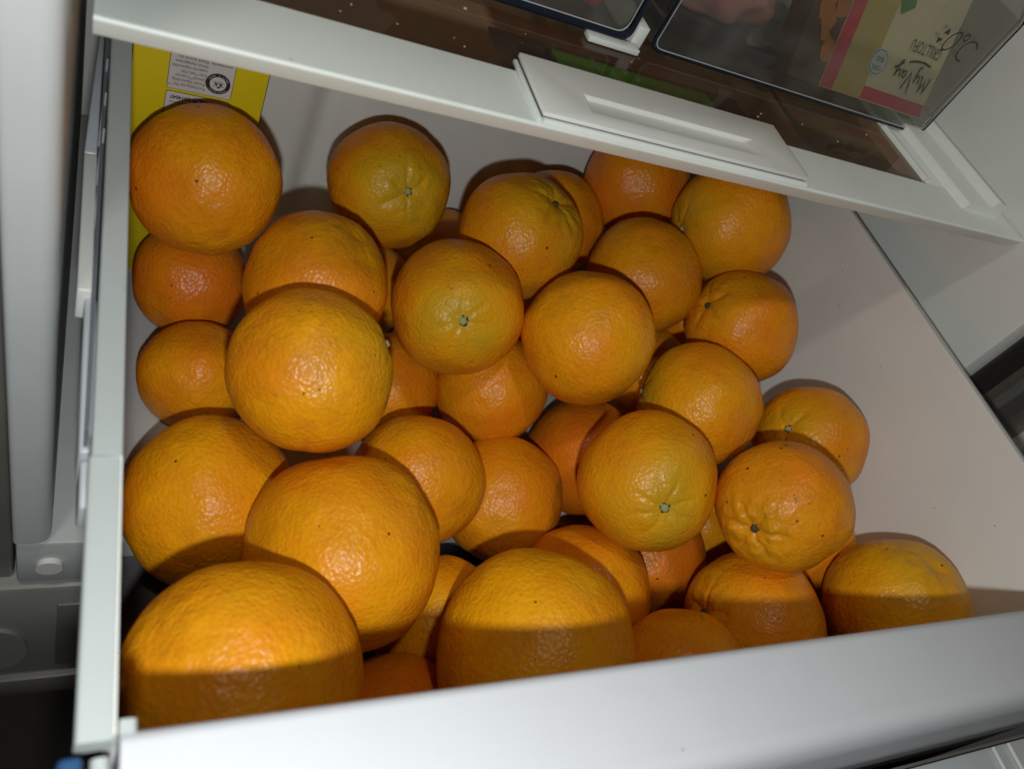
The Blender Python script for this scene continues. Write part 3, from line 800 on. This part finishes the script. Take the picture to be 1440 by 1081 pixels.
LABEL = {
    1: 'large orange at back left, leaning against the yellow carton',
    2: 'reddish orange by the left wall, half hidden under the one against the carton',
    3: 'orange by the left wall, third down from the yellow carton',
    4: 'flattened dented orange right of and below the one against the carton',
    5: 'big glossy orange with dark specks, highest of the left half of the pile',
    6: 'orange with speckled green patch and stem, alone in front of the back wall',
    7: 'orange with green stem button facing the viewer at the centre of the pile',
    8: 'orange with a grey scar near its upper right, touching the speckled back one',
    9: 'orange mostly hidden behind the one with the grey scar, near the back wall',
    10: 'reddish orange cut off by the shelf edge, left of the corner one',
    11: 'smooth yellowish orange in the back right corner, just under the shelf edge',
    12: 'plain orange directly below the two oranges under the shelf edge',
    13: 'bumpy plain orange immediately right of the one with the central stem',
    14: 'orange touching the right wall, with a dark navel on its left side',
    15: 'plain orange in the second layer, directly below the central stemmed one',
    16: 'orange visible as a strip between the big specked one and the central stemmed one',
    17: 'orange with a green tinge at its left edge, below the one with dark navel',
    18: 'orange against the right wall with a pale stem and wrinkled folds',
    19: 'orange with stem at its lower edge, right of the pile centre',
    20: 'orange with a wrinkled scarred navel and dark dots, lower right of the pile',
    21: 'reddish orange in a gap, tucked behind the one with the low stem',
    22: 'orange deep in the second layer at the middle of the pile',
    23: 'orange in the second layer just right of the two biggest left ones',
    24: 'large yellowish orange at the left wall, behind the front corner one',
    25: 'large shiny orange with a folded right side, second from the front left corner',
    26: 'biggest orange, in the front left corner, lower half in shadow',
    27: 'large yellow orange at the front wall middle, cut by a straight shadow',
    28: 'orange behind the large yellow one at the front, crossed by its curved shadow',
    29: 'reddish orange peeking out below the one with the low stem',
    30: 'orange fully in shadow at the front wall, showing only its top',
    31: 'orange near the front wall with a wrinkled dark left side',
    32: 'orange in the front right corner with yellow lit top',
    33: 'small bit of orange between the scarred navel one and the front right corner one',
    34: 'reddish shaded orange at the front wall between the two largest front ones',
    35: 'yellowish rough orange deep between the shiny one and the large yellow front one',
    36: 'sliver of orange left of the central stemmed one, under the back ones',
    37: 'dark bit of orange between the speckled back one and the scarred one',
    38: 'sliver of orange between the back right corner one and the dark navel one',
    39: 'top of an orange in the gap left of the dark navel one',
    42: 'thin sliver of orange between the central stemmed one and its right neighbour',
    43: 'bit of orange in the dark gap left of the scarred navel one',
}
bmS = bmesh.new()
bmesh.ops.create_icosphere(bmS, subdivisions=6, radius=1)
SV = [v.co.copy() for v in bmS.verts]
SF = [tuple(v.index for v in f.verts) for f in bmS.faces]
bmS.free()
VIEW = (CAM - Vector((0.2, 0.2, -0.1))).normalized()

def make_orange(k):
    (x, y, z), R, d = OR[k]
    yel, grn, spk, dim, stem = LOOK[k]
    rnd = random.Random(k * 13 + 1)
    if d is None:
        d = (-VIEW + Vector((rnd.uniform(-.5, .5), rnd.uniform(-.5, .5), rnd.uniform(-.5, .5)))).normalized()
    d = Vector(d).normalized()
    q = d.to_track_quat('Z', 'Y') @ Quaternion((0, 0, 1), rnd.uniform(0, 6.28))
    sd = Vector((k * 3.7, k * 1.3, k * 7.1))
    squash = rnd.uniform(-0.035, 0.03)
    nf = rnd.choice((5, 6, 7, 8))
    ph = rnd.uniform(0, 6.28)
    vs = []
    for p in SV:
        r = 1 + squash * (p.z * p.z - 0.33)
        r += 0.016 + 0.055 * noise.noise(p * 1.2 + sd)
        r += 0.016 * noise.noise(p * 3.1 + sd) + 0.0040 * noise.noise(p * 9 + sd)
        r += 0.0016 * noise.noise(p * 24 + sd)
        th = math.acos(max(-1, min(1, p.z)))
        if dim and th < 1.2:
            az = math.atan2(p.y, p.x)
            wob = noise.noise(Vector((p.x * 4, p.y * 4, k)))
            r -= dim * 0.050 * math.exp(-(th / 0.16) ** 2)
            r -= dim * 0.014 * math.exp(-(th / 0.42) ** 2)
            fur = max(0.0, math.cos(nf * az + ph + 1.4 * wob)) ** 4
            r -= (0.030 if stem else 0.008) * dim * fur * math.exp(-((th - 0.25) / 0.20) ** 2)
            if dim > 1.2 or not stem:
                r += 0.055 * max(dim - 0.9, 0.25) * noise.noise(Vector((p.x, p.y, p.z)) * 6 + sd) * math.exp(-((th - 0.33) / 0.24) ** 2)
        if th > 2.7:
            r -= 0.020 * math.exp(-((math.pi - th) / 0.12) ** 2)
        vs.append(p * (r * R))
    me = bpy.data.meshes.new('orange')
    me.from_pydata(vs, [], SF)
    o = link('orange', me, M['peel'], None, True)
    o.location = (x, y, z)
    o.rotation_mode = 'QUATERNION'
    o.rotation_quaternion = q
    o['yellow'] = float(yel); o['green'] = float(grn); o['speck'] = float(spk)
    tag(o, LABEL[k], 'orange', 'oranges heaped in the drawer')
    if stem:
        bm = bmesh.new()
        h0 = R * (1 - dim * 0.064 + squash * 0.67 + 0.016 + 0.055 * noise.noise(Vector((0, 0, 1.2)) + sd) + 0.016 * noise.noise(Vector((0, 0, 3.1)) + sd))
        s = 0.0020 if stem == 1 else 0.0017
        # ragged calyx collar with a short pale peg
        n = 20
        prev = None
        for rr, hh in ((1.75, -0.0008), (1.5, 0.0003), (1.05, 0.0006), (0.95, 0.0016), (0.55, 0.0020), (0.0, 0.0017)):
            if rr == 0:
                c = bm.verts.new((0, 0, h0 + hh))
                for i in range(n):
                    bm.faces.new((prev[i], prev[(i + 1) % n], c))
                break
            ring = []
            for i in range(n):
                a = 2 * math.pi * i / n
                w_ = 1 + (0.10 * math.sin(5 * a + ph) + 0.07 * math.sin(11 * a) if rr > 1.2 else 0.06 * math.sin(3 * a)) 
                ring.append(bm.verts.new((math.cos(a) * rr * s * w_, math.sin(a) * rr * s * w_, h0 + hh)))
            if prev:
                for i in range(n):
                    bm.faces.new((prev[i], prev[(i + 1) % n], ring[(i + 1) % n], ring[i]))
            prev = ring
        me2 = bpy.data.meshes.new('stem')
        bm.to_mesh(me2); bm.free()
        st = link('stem', me2, M['stem'] if stem == 1 else (M['stem_dry'] if stem == 2 else M['calyx']), o, True)
        me2.materials.append(M['calyx'])
        for p in me2.polygons:
            if p.center.xy.length > 1.25 * s:
                p.material_index = 1
    return o
for k in OR:
    make_orange(k)
